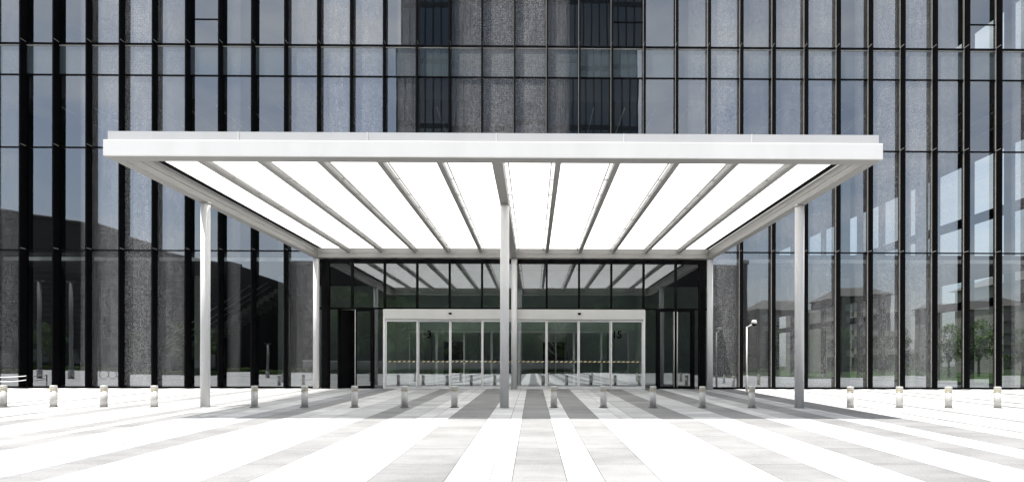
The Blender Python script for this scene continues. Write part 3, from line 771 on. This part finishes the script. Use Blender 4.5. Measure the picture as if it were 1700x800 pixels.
for i in range(3):
    x,y=-45.2+.9*i,-8; t=MB(); t.tube([(x+.45*math.cos(a*math.pi/8),y,.25-.6+.45+.45*math.sin(a*math.pi/8)-.2) for a in range(17)],.03,8)
    tag(t.build('bike_hoop',M['darkgrey']),('black bicycle hoop mirrored in the dotted glass, closest to the rope','black bicycle hoop mirrored in the dotted glass, middle one of three','black bicycle hoop mirrored in the dotted glass, closest to the doors')[i],'bike rack','bicycle hoops')

hm=MB(); rh=random.Random(4); hx=-420; hv=[]
while hx<=620:
    hv.append((hx, 20+9*math.sin(hx*.013+1)+5*math.sin(hx*.041)+rh.uniform(-1.5,1.5))); hx+=12
for i in range(len(hv)-1):
    (xa,za),(xb,zb_)=hv[i],hv[i+1]
    hm.quad((xb,-300,-.7),(xa,-300,-.7),(xa,-345,za),(xb,-345,zb_),sm=True); hm.quad((xb,-345,zb_),(xa,-345,za),(xa,-420,-.7),(xb,-420,-.7),sm=True)
hl=hm.build('hills',M['hill']); hl['kind']='structure'
# ------------------------------------------------------------------ light
SD = Vector((-.18,-.165,1)).normalized()
elev = math.asin(SD.z); az = math.atan2(SD.x, SD.y)
wd = bpy.data.worlds.new('World'); scene.world = wd; wd.use_nodes = True
nt = wd.node_tree; nt.nodes.clear()
wo = N(nt,'ShaderNodeOutputWorld'); bg = N(nt,'ShaderNodeBackground'); bg.inputs['Strength'].default_value = .09
sky = N(nt,'ShaderNodeTexSky', sky_type='NISHITA'); sky.sun_disc=False; sky.sun_elevation=elev; sky.sun_rotation=az
sky.air_density=1.0; sky.dust_density=2.0; sky.ozone_density=1.0
# thin cloud veil
tc=N(nt,'ShaderNodeTexCoord'); mp=N(nt,'ShaderNodeMapping'); mp.inputs['Scale'].default_value=(1,1,2.6); L(nt,tc.outputs['Generated'],mp.inputs[0])
nz=N(nt,'ShaderNodeTexNoise'); nz.inputs['Scale'].default_value=3.2; nz.inputs['Detail'].default_value=8; nz.inputs['Roughness'].default_value=.6; L(nt,mp.outputs[0],nz.inputs['Vector'])
mr=N(nt,'ShaderNodeMapRange',inp={1:.40,2:.68,3:.12,4:.85}); L(nt,nz.outputs['Fac'],mr.inputs[0])
hs=N(nt,'ShaderNodeHueSaturation'); hs.inputs['Saturation'].default_value=.8; L(nt,sky.outputs[0],hs.inputs['Color'])
mx=N(nt,'ShaderNodeMix',data_type='RGBA'); mx.inputs['B'].default_value=(6.2,6.3,6.5,1); L(nt,mr.outputs[0],mx.inputs['Factor']); L(nt,hs.outputs[0],mx.inputs['A'])
L(nt,mx.outputs['Result'],bg.inputs[0]); L(nt,bg.outputs[0],wo.inputs[0])
sl = bpy.data.lights.new('Sun','SUN'); sl.energy=4.2; sl.angle=R(.53); sl.color=(1,.975,.94)
so = bpy.data.objects.new('Sun',sl); COL.objects.link(so); so.rotation_euler = SD.to_track_quat('Z','Y').to_euler(); so.location=(0,0,60)

# ------------------------------------------------------------------ camera
cam = bpy.data.cameras.new('Camera'); co = bpy.data.objects.new('Camera',cam); COL.objects.link(co)
co.location=(0,0,CZ); co.rotation_euler=(R(90),R(-.10),R(-.53))
cam.sensor_width=36; cam.lens=36*983/1700
cam.shift_x=-(894-850)/1700; cam.shift_y=(605-400)/1700
cam.clip_start=.1; cam.clip_end=3000
scene.camera=co

scene.render.engine='CYCLES'
cy=scene.cycles
cy.use_denoising=True; cy.max_bounces=9; cy.diffuse_bounces=4; cy.glossy_bounces=5; cy.transparent_max_bounces=16; cy.transmission_bounces=4
cy.caustics_reflective=False; cy.caustics_refractive=False; cy.sample_clamp_indirect=6
vs=scene.view_settings; vs.view_transform='Standard'; vs.look='None'; vs.gamma=1; vs.exposure=1.29; vs.use_curve_mapping=False
